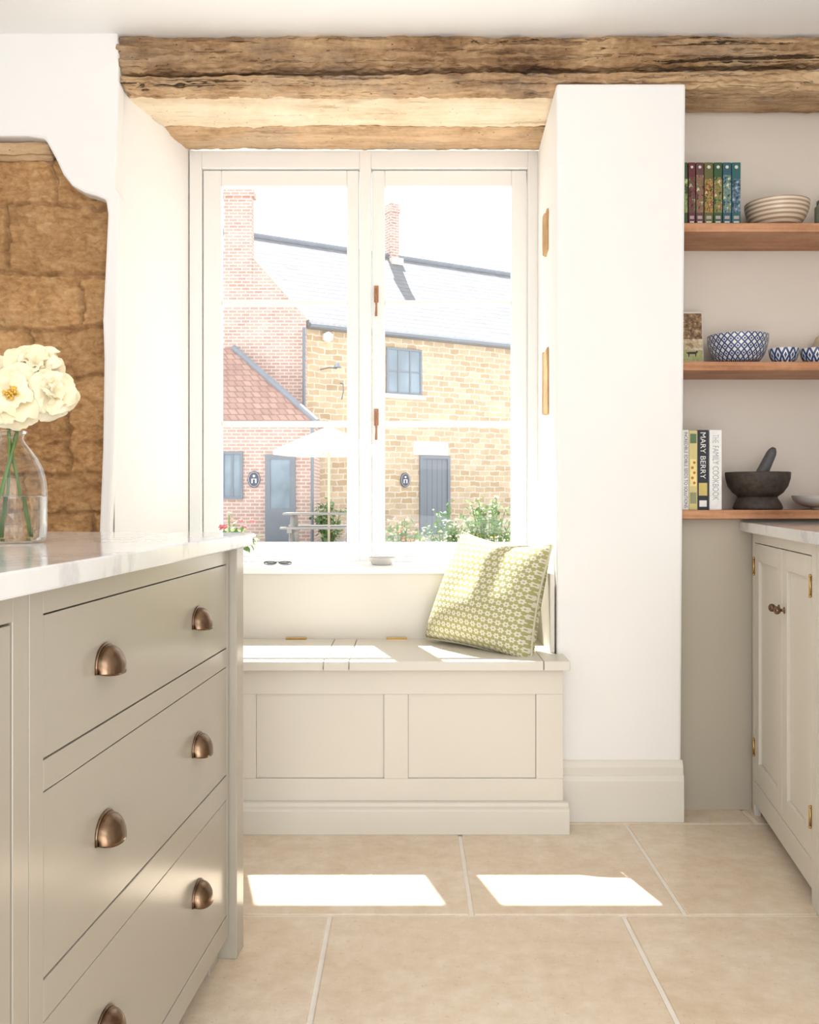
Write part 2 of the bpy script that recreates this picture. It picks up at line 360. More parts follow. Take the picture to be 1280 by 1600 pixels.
# exposed stones in the right reveal
for i,(za,zb,ya,yb) in enumerate([(1.815,1.955,3.07,3.18),(1.275,1.49,3.06,3.19)]):
    pts=[]; rr=random.Random(i+3)
    cor=[(ya,za),(yb,za),(yb,zb),(ya,zb)]
    for k in range(4):
        p,q=cor[k],cor[(k+1)%4]
        for s in (0.06,.35,.65,.94): pts.append((p[0]+(q[0]-p[0])*s+rr.uniform(-.006,.006),p[1]+(q[1]-p[1])*s+rr.uniform(-.006,.006)))
    bm=bmesh.new(); prism(bm,pts,'x',.455,.49)
    obj('trim_%d'%(i+2),bm,MT['ochre'],kind='structure',bevel=.004)
# alcove
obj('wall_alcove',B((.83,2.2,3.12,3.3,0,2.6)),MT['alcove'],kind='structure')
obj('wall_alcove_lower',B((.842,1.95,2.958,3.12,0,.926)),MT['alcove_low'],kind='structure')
# pillar baseboard
bm=bmesh.new(); prof=[(2.866,0),(2.843,0),(2.843,.125),(2.846,.14),(2.852,.145),(2.852,.165),(2.858,.18),(2.862,.186),(2.866,.186)]
prism(bm,prof,'x',.4605,.842); obj('baseboard_right',bm,MT['skirting'],kind='structure',bevel=.001)
# beams
def beam(x0,x1,y0,y1,z0,z1,amp,seed,nx=520,ns=18,lo=None,hi=None,split=0):
    bm=bmesh.new(); rings=[]
    prof=[(0,k/ns) for k in range(ns)]+[(k/ns,1) for k in range(ns)]+[(1,1-k/ns) for k in range(ns)]+[(1-k/ns,0) for k in range(ns)]
    for i in range(nx+1):
        x=x0+(x1-x0)*i/nx; ring=[]
        za=z0+(lo(x) if lo else 0); zb=z1+(hi(x) if hi else 0)
        sp=[]
        for q in range(3):
            sp.append((.5+.40*noise.noise(Vector((x*1.6,seed,5+q*17)))+.10*noise.noise(Vector((x*11,seed,5+q*17))), max(0,noise.noise(Vector((x*1.7,seed,9+q*13)))+.10)))
        for (u,w) in prof:
            y=y0+(y1-y0)*u; z=za+(zb-za)*w
            cu=abs(u-.5)*2; cw=abs(w-.5)*2
            rd=.012*(max(0,cu-.6)/.4*max(0,cw-.6)/.4)
            p=Vector((x*2.2,y*6+seed,z*14)); n1=noise.noise(p); n2=noise.noise(Vector((x*9,y*30+seed,z*60))); n3=noise.noise(Vector((x*34,y*30+seed,z*110)))
            dy=amp*(n1+.7*n2+.6*n3); dz=amp*.6*(noise.noise(Vector((x*2.6,seed+9,z*3)))+.8*noise.noise(Vector((x*14,seed,u*3)))+.7*noise.noise(Vector((x*40,seed,u*9))))
            if split and u==0:
                for sw,sd in sp: dy+=split*sd*max(0,1-abs(w-sw)/.065)
            ring.append(bm.verts.new((x+(.02*noise.noise(Vector((y*20,z*20,seed))) if i in (0,nx) else 0),y+dy*(1 if u<.5 else .2)+(rd if u<.5 else -rd),z+dz*(1 if w<.5 else .5)+(rd if w<.5 else -rd))))
        rings.append(ring)
    m=len(prof)
    for a,b in zip(rings,rings[1:]):
        for k in range(m): bm.faces.new([a[k],a[(k+1)%m],b[(k+1)%m],b[k]])
    bm.faces.new(rings[0]); bm.faces.new(rings[-1][::-1])
    return bm
obj('oak_beam',beam(-.905,1.95,2.874,2.99,2.335,2.436,.015,3.0,lo=lambda x:-.014+.030*(x+.9)/2+.012*noise.noise(Vector((x*2.1,7,0))),split=.04),MT['oak_dark'],smooth=True,label='dark weathered oak beam running along the top of the wall under the ceiling',cat='beam')
obj('oak_beam',beam(-.895,1.95,2.880,2.99,2.272,2.320,.013,11.0,hi=lambda x:-.010+.022*(x+.9)/2+.010*noise.noise(Vector((x*2.1,7,0))),split=.025),MT['oak_mid'],smooth=True,label='lighter brown lower oak beam resting on the white pillar beneath the dark beam',cat='beam')
obj('lintel_plank',beam(-.91,.50,2.95,3.25,2.277,2.33,.007,21.0),MT['oak_pale'],smooth=True,label='wide pale sun-bleached oak plank forming the window head soffit behind the beams',cat='plank')
obj('lintel_plank',beam(-.88,.50,3.225,3.44,2.272,2.33,.008,31.0),MT['oak_red'],smooth=True,label='narrow brown oak plank directly above the window frame',cat='plank')
obj('lintel_plank',beam(.84,1.95,2.95,3.118,2.277,2.33,.005,41.0),MT['oak_mid'],smooth=True,label='brown oak plank over the shelved alcove behind the beams',cat='plank')
obj('lintel_plank',beam(X(-500),X(73),2.89,2.99,Z(243),Z(214),.01,51.0,60),MT['oak_red'],smooth=True,label='short brown timber lintel above the sandstone at the left edge',cat='plank')
# ---------------------------------------------------------------- window
WY=3.42
w=thing('window_1','white painted two-casement window with six panes over the window seat','window',(-.17,WY,.757),kind='structure')
def wx(px): return (px-640)*WY/F
def wz(py): return 1-(py-775)*WY/F
fx0,fx1,fz0,fz1=-.812,.474,.757,2.274
zs0,zs1=wz(870),wz(263); WD=WY+.06
bm=B((fx0,wx(315),WY,WD,fz0,fz1),(wx(825),fx1,WY,WD,fz0,fz1),(wx(562),wx(580),WY,WD,fz0,fz1),
     (wx(315),wx(562),WY,WD,fz0,zs0),(wx(580),wx(825),WY,WD,fz0,zs0),(wx(315),wx(562),WY,WD,zs1,fz1),(wx(580),wx(825),WY,WD,zs1,fz1))
obj('window_frame',bm,MT['frame'],w,world=True,bevel=.003)
GB=.0105
for a,b,c,d in ((315,562,345,542),(580,825,601,800)):
    xa,xb,xc,xd=wx(a)+.003,wx(b)-.003,wx(c),wx(d); za,zb,zc,zd=zs0+.003,zs1-.003,wz(848),wz(290)
    ya,yb=WY+.012,WY+.046
    bm=B((xa,xc,ya,yb,za,zb),(xd,xb,ya,yb,za,zb),(xc,xd,ya,yb,za,zc),(xc,xd,ya,yb,zd,zb))
    for zz in (wz(472),wz(662)): box(bm,xc,xd,ya+.005,yb-.005,zz-GB,zz+GB)
    s=obj('casement',bm,MT['frame'],w,world=True,bevel=.004)
    zbs=[zc,wz(662)-GB,wz(662)+GB,wz(472)-GB,wz(472)+GB,zd]
    obj('pane',B(*[(xc,xd,WY+.028,WY+.031,zbs[i],zbs[i+1]) for i in (0,2,4)]),MT['sash_glass'],s,world=True)
    if a==580:
        for py in (470,663):
            zc2=wz(py); xh=wx(588); bm=bmesh.new()
            box(bm,xh-.008,xh+.008,ya-.004,ya+.002,zc2-.004,zc2+.058)
            lathe(bm,[(0,-.028),(.006,-.028),(.008,-.006),(.006,0)],16,(xh,ya-.006,zc2+.03),Matrix.Rotation(PI/2,4,'X'))
            tube(bm,[(xh,ya-.022,zc2+.045),(xh,ya-.026,zc2+.02),(xh+.001,ya-.022,zc2-.02),(xh,ya-.02,zc2-.058)],[.005,.0065,.0035,.005],10)
            obj('window_latch',bm,MT['copper'],s,world=True,bevel=.001)
obj('trim_1',B((-.86,.458,3.15,3.42,.735,.757)),MT['frame'],kind='structure',bevel=.004)
# ---------------------------------------------------------------- window seat
t=thing('window_seat','pale beige panelled window seat with hinged lids beneath the window','bench',(-.2,2.95,0))
ty=2.77; xl=-.885
zp0,zp1=.156,.408
pan=[(-.84,-.531),(-.4585,-.0764),(-.004,.378)]
bm=B((xl,.459,ty,ty+.02,.06,zp0),(xl,.459,ty,ty+.02,zp1,.485))
xs=[xl]+[q for p in pan for q in p]+[.459]
for i in range(0,len(xs),2): box(bm,xs[i],xs[i+1],ty,ty+.02,zp0,zp1)
obj('front_frame',bm,MT['bench'],t,world=True,bevel=.0015)
for a,b in pan: obj('front_panel',B((a+.0008,b-.0008,ty+.008,ty+.016,zp0+.0008,zp1-.0008)),MT['bench'],t,world=True)
obj('carcass',B((xl,.448,ty+.021,3.168,.01,.484)),MT['bench'],t,world=True)
bm=bmesh.new(); prism(bm,[(2.768,0),(2.738,0),(2.738,.068),(2.742,.074),(2.752,.079),(2.757,.088),(2.768,.091)],'x',xl,.473); obj('plinth',bm,MT['bench'],t,world=True,bevel=.001)
sy=2.732; zt0,zt1=.485,.513
obj('seat_lid',B((xl,-.2546-.001,sy,3.166,zt0,zt1)),MT['bench'],t,world=True,bevel=.0025)
obj('seat_strip',B((-.2546+.001,-.179-.001,sy,3.166,zt0,zt1)),MT['bench'],t,world=True,bevel=.0025)
obj('seat_lid',B((-.179+.001,.396-.001,sy,3.166,zt0,zt1)),MT['bench'],t,world=True,bevel=.0025)
bm=bmesh.new(); prism(bm,[(.397,sy),(.474,sy),(.474,2.862),(.451,2.862),(.451,3.166),(.397,3.166)],'z',zt0,zt1); obj('seat_border',bm,MT['bench'],t,world=True,bevel=.0025)
obj('back_panel',B((xl,.455,3.168,3.19,zt0,.735)),MT['bench'],t,world=True)
obj('side_panel',B((.436,.451,2.88,3.167,zt1,.757)),MT['bench'],t,world=True,bevel=.002)
for px in (463,620):
    x=(px-640)*3.15/F; bm=B((x-.035,x+.035,3.142,3.15,zt1,zt1+.0025),(x-.035,x+.035,3.152,3.16,zt1,zt1+.0025)); tube(bm,[(x-.035,3.151,zt1+.004),(x+.035,3.151,zt1+.004)],.0035,8)
    obj('hinge',bm,MT['brass'],t,world=True)
# cushion
PW,PH,PT=.425,.375,.20
def pillow_pt(u,v,sgn,th):
    taper=1-.15*(v+1)/2
    x=PW/2*u*(1-.07*(1-v*v))*taper; z=PH/2*v*(1-.07*(1-u*u)) - .010*(1-u*u)*(v+1)/2
    e=(1-u*u)*(1-v*v)
    y=sgn*th/2*(max(0,e))**.40*(1.0-.22*v)
    y+=.010*noise.noise(Vector((x*7,sgn*3,z*7)))*e*2
    y+=.03*(v+1)/2*(v+1)/2*.5
    return (x,y,z)
def pillow(n=44):
    bm=bmesh.new()
    for sgn in (1,-1):
        vv=[[bm.verts.new(pillow_pt(-1+2*i/n,-1+2*j/n,sgn,PT)) for i in range(n+1)] for j in range(n+1)]
        for j in range(n):
            for i in range(n): bm.faces.new([vv[j][i],vv[j][i+1],vv[j+1][i+1],vv[j+1][i]])
    bmesh.ops.remove_doubles(bm,verts=bm.verts,dist=.0005)
    return bm
ct=thing('cushion','green and cream floral square cushion leaning in the right corner of the window seat','cushion',(.257,2.982,.687))
ct.rotation_euler=(math.radians(-16),math.radians(5),math.radians(-42))
obj('cover',pillow(),MT['cushion'],ct,smooth=True)
ring=[]
for e in range(4):
    for k in range(14):
        s=-1+2*k/14; u,v=[(s,-1),(1,s),(-s,1),(-1,-s)][e]
        ring.append(pillow_pt(u,v,1,PT))
obj('piping',tube(bmesh.new(),ring,.004,8,True),MT['cush_edge'],ct,smooth=True)
# sill objects
p=Vector((-.097,3.28,.757)); t=thing('sill_dish','small grey metal tealight dish standing on the white window sill','dish',p)
obj('bowl',lathe(bmesh.new(),[(0,.002),(.030,0),(.036,.003),(.046,.023),(.049,.025),(.047,.026),(.034,.007),(0,.005)],32),MT['palemetal'],t,smooth=True)
obj('candle',lathe(bmesh.new(),[(0,.006),(.024,.006),(.025,.018),(0,.018)],24),MT['white'],t,smooth=False)
t=thing('spectacles','pair of dark folded spectacles lying on the sill left of the dish','glasses',(-.462,3.27,.757))
bm=bmesh.new()
for s in (-1,1): tube(bm,[(s*.027+.021*math.cos(a),-.018-.006*math.sin(a),.008+.006*math.sin(a)) for a in [2*PI*k/20 for k in range(20)]],.0022,6,True)
tube(bm,[(-.007,-.019,.010),(0,-.021,.013),(.007,-.019,.010)],.002,6)
obj('front_frame',bm,MT['black'],t,smooth=True)
for s in (-1,1): obj('temple',tube(bmesh.new(),[(s*.047,-.018,.010),(s*.046,-.01,.009),(s*.0,.006+s*.004,.006),(-s*.045,.014+s*.004,.0025)],.002,6),MT['black'],t,smooth=True)
for s in (-1,1): obj('lens',lathe(bmesh.new(),[(0,0),(.0195,0),(.0195,.0006),(0,.0006)],20,(s*.027,-.018,.008),Matrix.Rotation(math.radians(45),4,'X')@Matrix.Diagonal((1,.42,1,1))),MT['sash_glass'],t)
# leaf scatter
def leaf1(bm,p,s,rnd):
    R=Matrix.Rotation(rnd.uniform(0,6.28),3,'Z')@Matrix.Rotation(rnd.uniform(-1,1),3,'X')@Matrix.Rotation(rnd.uniform(-.8,.8),3,'Y')
    q=[(0,0,0),(.32,.4,.06),(.28,.75,.05),(0,1.1,-.05),(-.28,.75,.05),(-.32,.4,.06)]
    vs=[bm.verts.new(p+R@(Vector(a)*s)) for a in q]
    bm.faces.new([vs[0],vs[1],vs[2],vs[3]]); bm.faces.new([vs[0],vs[3],vs[4],vs[5]])
def leaves(bm,c,rad,n,size,seed=1):
    rnd=random.Random(seed)
    for _ in range(n):
        while True:
            d=Vector((rnd.uniform(-1,1),rnd.uniform(-1,1),rnd.uniform(-1,1)))
            if .15<d.length<1: break
        leaf1(bm,Vector(c)+Vector((d.x*rad[0],d.y*rad[1],d.z*rad[2])),size*rnd.uniform(.6,1.3),rnd)
    return bm
def heads(pts,r,mat,parent):
    bm=bmesh.new()
    for k in range(5):
        a=2*PI*k/5; bmesh.ops.create_icosphere(bm,subdivisions=1,radius=r*.55,matrix=Matrix.Translation((r*.5*math.cos(a),r*.5*math.sin(a),0))@Matrix.Diagonal((1,1,.6,1)))
    bmesh.ops.create_icosphere(bm,subdivisions=1,radius=r*.5,matrix=Matrix.Translation((0,0,r*.25)))
    o=obj('flower_head',bm,mat,parent,smooth=True); o.location=pts[0]
    for p in pts[1:]:
        c=o.copy(); COL.objects.link(c); c.parent=parent; c.location=p; c.rotation_euler=(.3,-.4,p[0]*40)
t=thing('potted_plant','small pink flowering potted plant at the left end of the window sill','plant',(-.655,3.31,.757))
obj('pot',lathe(bmesh.new(),[(0,0),(.035,0),(.046,.06),(.05,.06),(.05,.075),(.044,.075),(.04,.06),(0,.058)],28),MT['pot'],t,smooth=False)
obj('foliage',leaves(bmesh.new(),(.04,0,.085),(.075,.055,.035),90,.03,3),MT['leaf'],t)
obj('stems',tube(bmesh.new(),[(0,0,.05),(.01,0,.08),(.04,0,.13)],.003,6),MT['stem'],t)
rr=random.Random(4); heads([(.04+rr.uniform(-.07,.06),rr.uniform(-.04,.04),.12+rr.uniform(0,.04)) for _ in range(8)],.011,MT['pink'],t)
# ---------------------------------------------------------------- island
O=(-.389,2.0,0); RZ=-math.atan(.0717)
IZ=.888
def cup(bm,c,a=.0325,b=.027,cc=.037):
    n,m=22,12; rows=[]; zb=-.016
    for j in range(m+1):
        ph=math.radians(96)*j/m; row=[]
        for i in range(n+1):
            th=PI*i/n; r=math.sin(th)**.62 if 0<i<n else 0
            row.append(bm.verts.new((c[0]+b*r*math.sin(ph)**.85+.001,c[1]+a*math.cos(th),c[2]+zb+cc*r*math.cos(ph))))
        rows.append(row)
    for j in range(m):
        for i in range(n): bm.faces.new([rows[j][i],rows[j][i+1],rows[j+1][i+1],rows[j+1][i]])
    bmesh.ops.remove_doubles(bm,verts=bm.verts,dist=.0003)
    tube(bm,[(c[0]+.0015,c[1]+(a+.001)*math.cos(PI*k/20),c[2]+zb+(cc+.001)*(max(0,math.sin(PI*k/20)))**.62) for k in range(21)],.002,6)
    return bm
t=thing('island_cabinet','mushroom painted island cabinet with three wide drawers and bronze cup handles','cabinet',O,RZ)
ds=[(.674,.855,.001),(.403,.636,.005),(.102,.352,.014)]; dy0,dy1=-.860,-.016
rails=[(.055,.102),(.352,.403),(.636,.674),(.855,IZ)]
bm=B((-.02,0,-.896,dy0,.055,IZ),(-.02,0,dy1,0,.055,IZ),*[(-.02,0,dy0,dy1,a,b) for a,b in rails])
obj('face_frame',bm,MT['paint'],t,bevel=.001)
obj('carcass',B((-.6,-.022,-.896,.05,.055,IZ)),MT['paint'],t)
obj('corner_post',B((-.075,.016,.003,.062,0,IZ)),MT['paint'],t,bevel=.002)
obj('foot',B((-.07,-.022,-.07,-.008,0,.055)),MT['paint'],t,bevel=.002)
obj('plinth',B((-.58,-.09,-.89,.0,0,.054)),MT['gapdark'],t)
for a,b,dz in ds:
    d=obj('drawer',B((-.019,-.001,dy0+.0022,dy1-.0022,a+.0022,b-.0022)),MT['paint'],t,bevel=.001)
    for yy in (-.4465-.2225,-.4465+.2225):
        obj('handle',cup(bmesh.new(),(-.001,yy,(a+b)/2+dz)),MT['bronze'],d,smooth=True,solid=.0014)
t=thing('island_cabinet','mushroom painted island cabinet with a plain door cut off by the left edge','cabinet',(O[0],O[1],0),RZ)
bm=B((-.02,0,-.936,-.898,.055,IZ),(-.02,0,-1.62,-1.58,.055,IZ),(-.02,0,-1.58,-.936,.855,IZ),(-.02,0,-1.58,-.936,.055,.102))
obj('face_frame',bm,MT['paint'],t,bevel=.001)
obj('carcass',B((-.6,-.022,-1.62,-.898,.055,IZ)),MT['paint'],t)
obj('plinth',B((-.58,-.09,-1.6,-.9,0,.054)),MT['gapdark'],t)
obj('door',B((-.019,-.001,-1.577,-1.0,.105,.852),(-.019,-.001,-1.0,-.939,.105,.852)),MT['paint'],t,bevel=.0012)
obj('worktop',B((-1.3,.028,-1.7,.1,IZ,IZ+.03)),MT['marble'],loc=O,rotz=RZ,bevel=.003,label='white veined marble worktop on the island under the flower vase',cat='worktop')
# vase and flowers
VX=Vector((-.692,1.615,IZ+.03))
t=thing('vase','clear glass bottle vase half filled with water on the island','vase',VX)
outp=[(0,.0005),(.05,.0005),(.056,.007),(.058,.03),(.058,.070),(.0576,.092),(.0555,.112),(.0505,.130),(.0425,.147),(.032,.162),(.0225,.174),(.0188,.182),(.0200,.188),(.0228,.1915)]
obj('glass_body',lathe(bmesh.new(),outp,56),MT['vase'],t,smooth=True)
obj('rim',tube(bmesh.new(),[(.0225*math.cos(2*PI*k/40),.0225*math.sin(2*PI*k/40),.1925) for k in range(40)],.0026,10,True),MT['water'],t,smooth=True)
obj('water',lathe(bmesh.new(),[(0,.005),(.0465,.005),(.0542,.010),(.0566,.03),(.0566,.080),(.0562,.0817),(.0552,.0808),(0,.0805)],56),MT['water'],t,smooth=False)
def petal(bm,M,L,W,cupk,seed,ruf=.07):
    n=8; vs=[]
    for j in range(n+1):
        v=j/n; row=[]
        for i in range(n+1):
            u=-1+2*i/n
            wv=W*(math.sin(PI*min(.06+v*.76,1))**.7)
            zl=L*v*(1-.14*u*u*v)
            y=-cupk*L*(v*v)*.55+ .30*W*u*u*v + ruf*L*noise.noise(Vector((u*1.8+seed,v*2.2,seed*1.7)))*v*1.6 + ruf*.6*L*noise.noise(Vector((u*5+seed,v*4,seed*2.7)))*v*v
            row.append(bm.verts.new(M@Vector((wv*u,y,zl))))
        vs.append(row)
    for j in range(n):
        for i in range(n): bm.faces.new([vs[j][i],vs[j][i+1],vs[j+1][i+1],vs[j+1][i]])
def bloom(name,label,c,axis,R,stemp,open_=True,seed=1):
    c=Vector(c); t=thing(name,label,'flower',c,group=None)
    q=Vector((0,0,1)).rotation_difference(Vector(axis).normalized()).to_matrix().to_4x4()
    bm=bmesh.new(); k=0
    layers=[(1.14,96,7),(1.08,78,6),(.98,60,6),(.80,40,5),(.62,22,5)] if not open_ else [(1.14,92,7),(1.06,72,6),(.86,52,6)]
    for li,(s,ang,n) in enumerate(layers):
        for i in range(n):
            k+=1; rr=random.Random(seed*100+k)
            M=q@Matrix.Rotation(2*PI*i/n+li*.55+rr.uniform(-.25,.25),4,'Z')@Matrix.Rotation(-math.radians(ang+rr.uniform(-16,16)),4,'X')
            petal(bm,M,R*s*rr.uniform(.85,1.14),R*.60*s,-.30,seed*9+k*1.37,.17)
    obj('petals',bm,MT['petal'],t,smooth=True)
    bm=bmesh.new()
    if open_:
        rr=random.Random(seed)
        for i in range(60):
            a=rr.uniform(0,2*PI); r=R*.26*math.sqrt(rr.random()); d=q@Vector((r*math.cos(a),r*math.sin(a),R*rr.uniform(.18,.32)))
            tube(bm,[q@Vector((0,0,0)),d*.9],.0006,4); bmesh.ops.create_icosphere(bm,subdivisions=1,radius=.0019,matrix=Matrix.Translation(d))
        obj('stamens',bm,MT['stamen'],t)
    else: bm.free()
    a=q@Vector((0,0,-.004)); pts=[Vector(s)-c for s in stemp]
    P=[a]+pts; P2=[]
    for i in range(len(P)-1):
        for kk in range(4): P2.append(P[i].lerp(P[i+1],kk/4))
    P2.append(P[-1]); obj('stem',tube(bmesh.new(),P2,.0028,8),MT['stem'],t,smooth=True)
    bm=bmesh.new()
    for i in range(5):
        M=q@Matrix.Rotation(2*PI*i/5,4,'Z')@Matrix.Rotation(-math.radians(105),4,'X'); petal(bm,M,R*.45,R*.09,-.2,i*3.3+seed)
    obj('sepals',bm,MT['stem'],t,smooth=True)
    return t
nk=VX+Vector((0,0,.185))
def st(dx,dy,bx,by): return [nk+Vector((dx*2.2,dy*2,.035)),nk+Vector((dx,dy,-.005)),VX+Vector((bx*.5,by*.5,.10)),VX+Vector((bx,by,.012))]
bloom('rose','open cream rose showing its yellow centre, facing the room in the vase',at(19,618,1.58),(.25,-1,.25),.048,st(-.002,-.004,-.018,.012),True,1)
bloom('rose','highest cream rose of the vase, its petals overlapping and cupped',at(55,570,1.63),(.2,-.85,.5),.043,st(.004,.003,-.03,-.008),False,2)
bloom('rose','full cream rose leaning out at the right of the vase bunch',at(81,614,1.61),(.65,-.8,.2),.043,st(.007,-.001,-.02,-.022),False,3)
bloom('rose','cream rose at the back of the bunch, cut by the left edge',at(-14,582,1.66),(-.3,-.7,.6),.042,st(-.006,.004,.015,.02),False,4)
# ---------------------------------------------------------------- right counter
O2=(1.083,2.93,0); RZ2=-math.atan(.151)
def shaker(y0,y1,z0,z1,st=.055):
    return B((-.0,.02,y0,y0+st,z0,z1),(0,.02,y1-st,y1,z0,z1),(0,.02,y0+st,y1-st,z0,z0+st+.01),(0,.02,y0+st,y1-st,z1-st,z1),(.009,.017,y0+st,y1-st,z0+st+.01,z1-st))
def hinge(y,z): 
    bm=bmesh.new(); tube(bm,[(-.003,y,z-.022),(-.003,y,z+.022)],.0035,8); 
    for s in (-1,1): bmesh.ops.create_icosphere(bm,subdivisions=1,radius=.0045,matrix=Matrix.Translation((-.003,y,z+s*.025)))
    return bm
def knob(y,z): return lathe(bmesh.new(),[(0,0),(.009,0),(.009,.002),(.004,.004),(.004,.009),(.009,.013),(.0115,.018),(.0105,.024),(.006,.028),(0,.029)],20,(0,y,z),Matrix.Rotation(-PI/2,4,'Y'))
t=thing('kitchen_cabinet','pale beige base cabinet with two panelled doors and round bronze knobs','cabinet',O2,RZ2)
obj('face_frame',B((0,.02,-.03,0,.0,IZ),(0,.02,-.712,-.669,.0,IZ),(0,.02,-.669,-.03,.855,IZ),(0,.02,-.669,-.03,.04,.11)),MT['bench'],t,bevel=.0012)
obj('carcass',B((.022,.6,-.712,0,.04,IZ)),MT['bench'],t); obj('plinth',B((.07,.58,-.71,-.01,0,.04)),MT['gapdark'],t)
for y0,y1,ky,hy in ((-.3735,-.0325,-.3735+.028,-.0315),(-.6665,-.3765,-.3765-.028,-.668)):
    d=obj('door',shaker(y0,y1,.1125,.8525),MT['bench'],t,bevel=.0012)
    obj('knob',knob(ky,.688),MT['bronze'],d,smooth=True)
    for z in (.215,.78): obj('hinge',hinge(hy,z),MT['brass'],d,smooth=True)
t=thing('kitchen_cabinet','pale beige base cabinet with drawer above door, cut by the right edge','cabinet',O2,RZ2)
obj('face_frame',B((0,.02,-.758,-.716,.0,IZ),(0,.02,-1.45,-1.41,.0,IZ),(0,.02,-1.41,-.758,.855,IZ),(0,.02,-1.41,-.758,.04,.11),(0,.02,-1.41,-.758,.605,.64)),MT['bench'],t,bevel=.0012)
obj('carcass',B((.022,.6,-1.45,-.716,.04,IZ)),MT['bench'],t); obj('plinth',B((.07,.58,-1.44,-.72,0,.04)),MT['gapdark'],t)
d=obj('drawer',shaker(-1.4075,-.7605,.6425,.8525,.045),MT['bench'],t,bevel=.0012); obj('knob',knob(-1.084,.75),MT['bronze'],d,smooth=True)
d=obj('door',shaker(-1.4075,-.7605,.1125,.6025),MT['bench'],t,bevel=.0012); obj('knob',knob(-1.36,.5),MT['bronze'],d,smooth=True)
for z in (.2,.53): obj('hinge',hinge(-.7595,z),MT['brass'],d,smooth=True)
obj('worktop',B((-.035,.615,-1.46,.02,IZ,IZ+.03)),MT['marble'],loc=O2,rotz=RZ2,bevel=.003,label='white marble worktop along the right wall below the lowest shelf',cat='worktop')
obj('wall_right',B((.63,.75,-2.6,.33,0,2.6)),MT['wall'],loc=O2,rotz=RZ2,kind='structure')
# ---------------------------------------------------------------- shelves
SF=2.89
ST=[1.8505,1.4186,.9562]
for z,lab in zip(ST,('topmost thin oak shelf in the alcove holding bright spined books and a striped bowl','middle thin oak shelf in the alcove holding blue patterned bowls','lowest thin oak shelf in the alcove holding mortar and tall cookbooks')):
    obj('wall_shelf',B((.8545 if z>1.5 else .848,1.64,SF,3.119,z-.0275,z)),MT['shelf'],bevel=.002,label=lab,cat='shelf',group='oak alcove shelves')
def text_bm(s):
    c=bpy.data.curves.new('txt','FONT'); c.body=s; c.size=1; o=bpy.data.objects.new('txt',c); COL.objects.link(o)
    dg=bpy.context.evaluated_depsgraph_get(); me=bpy.data.meshes.new_from_object(o.evaluated_get(dg)); bm=bmesh.new(); bm.from_mesh(me)
    bpy.data.objects.remove(o); bpy.data.curves.remove(c); bpy.data.meshes.remove(me)
    return bm
def spine_text(parent,s,length,height,xc,ztop,mat,name='spine_title',y=-.0006,bold=0):
    bm=text_bm(s); xs=[v.co.x for v in bm.verts]; ys=[v.co.y for v in bm.verts]
    x0,x1,y0,y1=min(xs),max(xs),min(ys),max(ys)
    for v in bm.verts:
        a=(v.co.x-x0)/(x1-x0)*length; b=(v.co.y-y0)/(y1-y0)*height-height/2
        v.co=Vector((xc+b,y,ztop-a))
    return obj(name,bm,mat,parent)
def book(label,x,w,h,d,z,y,col,group,extra=None):
    t=thing('book',label,'book',(x,y,z),0,group); m=colmat(col)
    bm=B((0,w,0,.003,0,h),(0,.0025,.003,d,0,h),(w-.0025,w,.003,d,0,h)); obj('cover',bm,m,t,bevel=.001)
    obj('pages',B((.0025,w-.0025,.003,d-.004,.003,h-.003)),MT['paper'],t)
    if extra: extra(t,w,h)
    return t
def disc(parent,name,xc,zc,r,mat,y=-.0006,n=20):
    bm=bmesh.new(); bm.faces.new([bm.verts.new((xc+r*math.cos(2*PI*k/n),y,zc+r*math.sin(2*PI*k/n))) for k in range(n)]); return obj(name,bm,mat,parent)
def patch(parent,name,x0,x1,z0,z1,mat,y=-.0005): return obj(name,B((x0,x1,y,0,z0,z1)),mat,parent)
top=[(1070,1075,(56,80,46),[(50,70,42),(130,150,80),(196,190,140)],'narrow dark green spined book half hidden by the pillar on the top shelf'),
 (1076,1087,(96,36,46),[(46,24,30),(120,40,50),(70,84,50),(190,150,130)],'dark red spined book near the pillar in the top shelf row'),
 (1088,1100,(92,58,56),[(66,40,38),(150,90,80),(96,104,60),(206,180,160)],'brown maroon spined book beside the dark red one on the top shelf'),
 (1101,1115,(92,92,46),[(40,56,30),(160,140,64),(120,56,46),(200,186,130)],'olive and yellow spined book in the middle of the top shelf row'),
 (1116,1129,(46,80,48),[(30,54,36),(96,126,60),(150,100,60),(190,188,150)],'leaf green spined book between the olive and teal ones, top shelf'),
 (1130,1143,(44,84,98),[(26,46,56),(84,126,136),(120,130,90),(190,198,190)],'teal blue spined book next to the last of the top shelf row'),
 (1144,1158,(38,92,94),[(20,34,46),(42,92,102),(100,110,140),(160,180,170)],'turquoise spined book at the right end of the row beside the striped bowl')]
YB=2.93
for n_,(a,b,c,cs,lab) in enumerate(top):
    xa,xb=(a-640)*YB/F,(b-640)*YB/F; h=.203
    def ex(t,w,h,cs=cs,n_=n_,c=c):
        mp=printmat('spine_photo_print_%d'%n_,cs,60+7*n_)
        patch(t,'spine_picture',w*.02,w*.98,.044,h*(.74+.03*(n_%3)),mp)
        if w>.015:
            disc(t,'spine_badge',w/2,h-.015,w*.20,colmat((206,202,194)))
            patch(t,'spine_lettering',w*.2,w*.8,.012,.017,colmat((206,200,192))); patch(t,'spine_lettering',w*.2,w*.8,.024,.034,colmat((170,156,148)))
    book(lab,xa,xb-xa-.0006,h,.15,ST[0],YB,c,'bright spined books on the top shelf',ex)
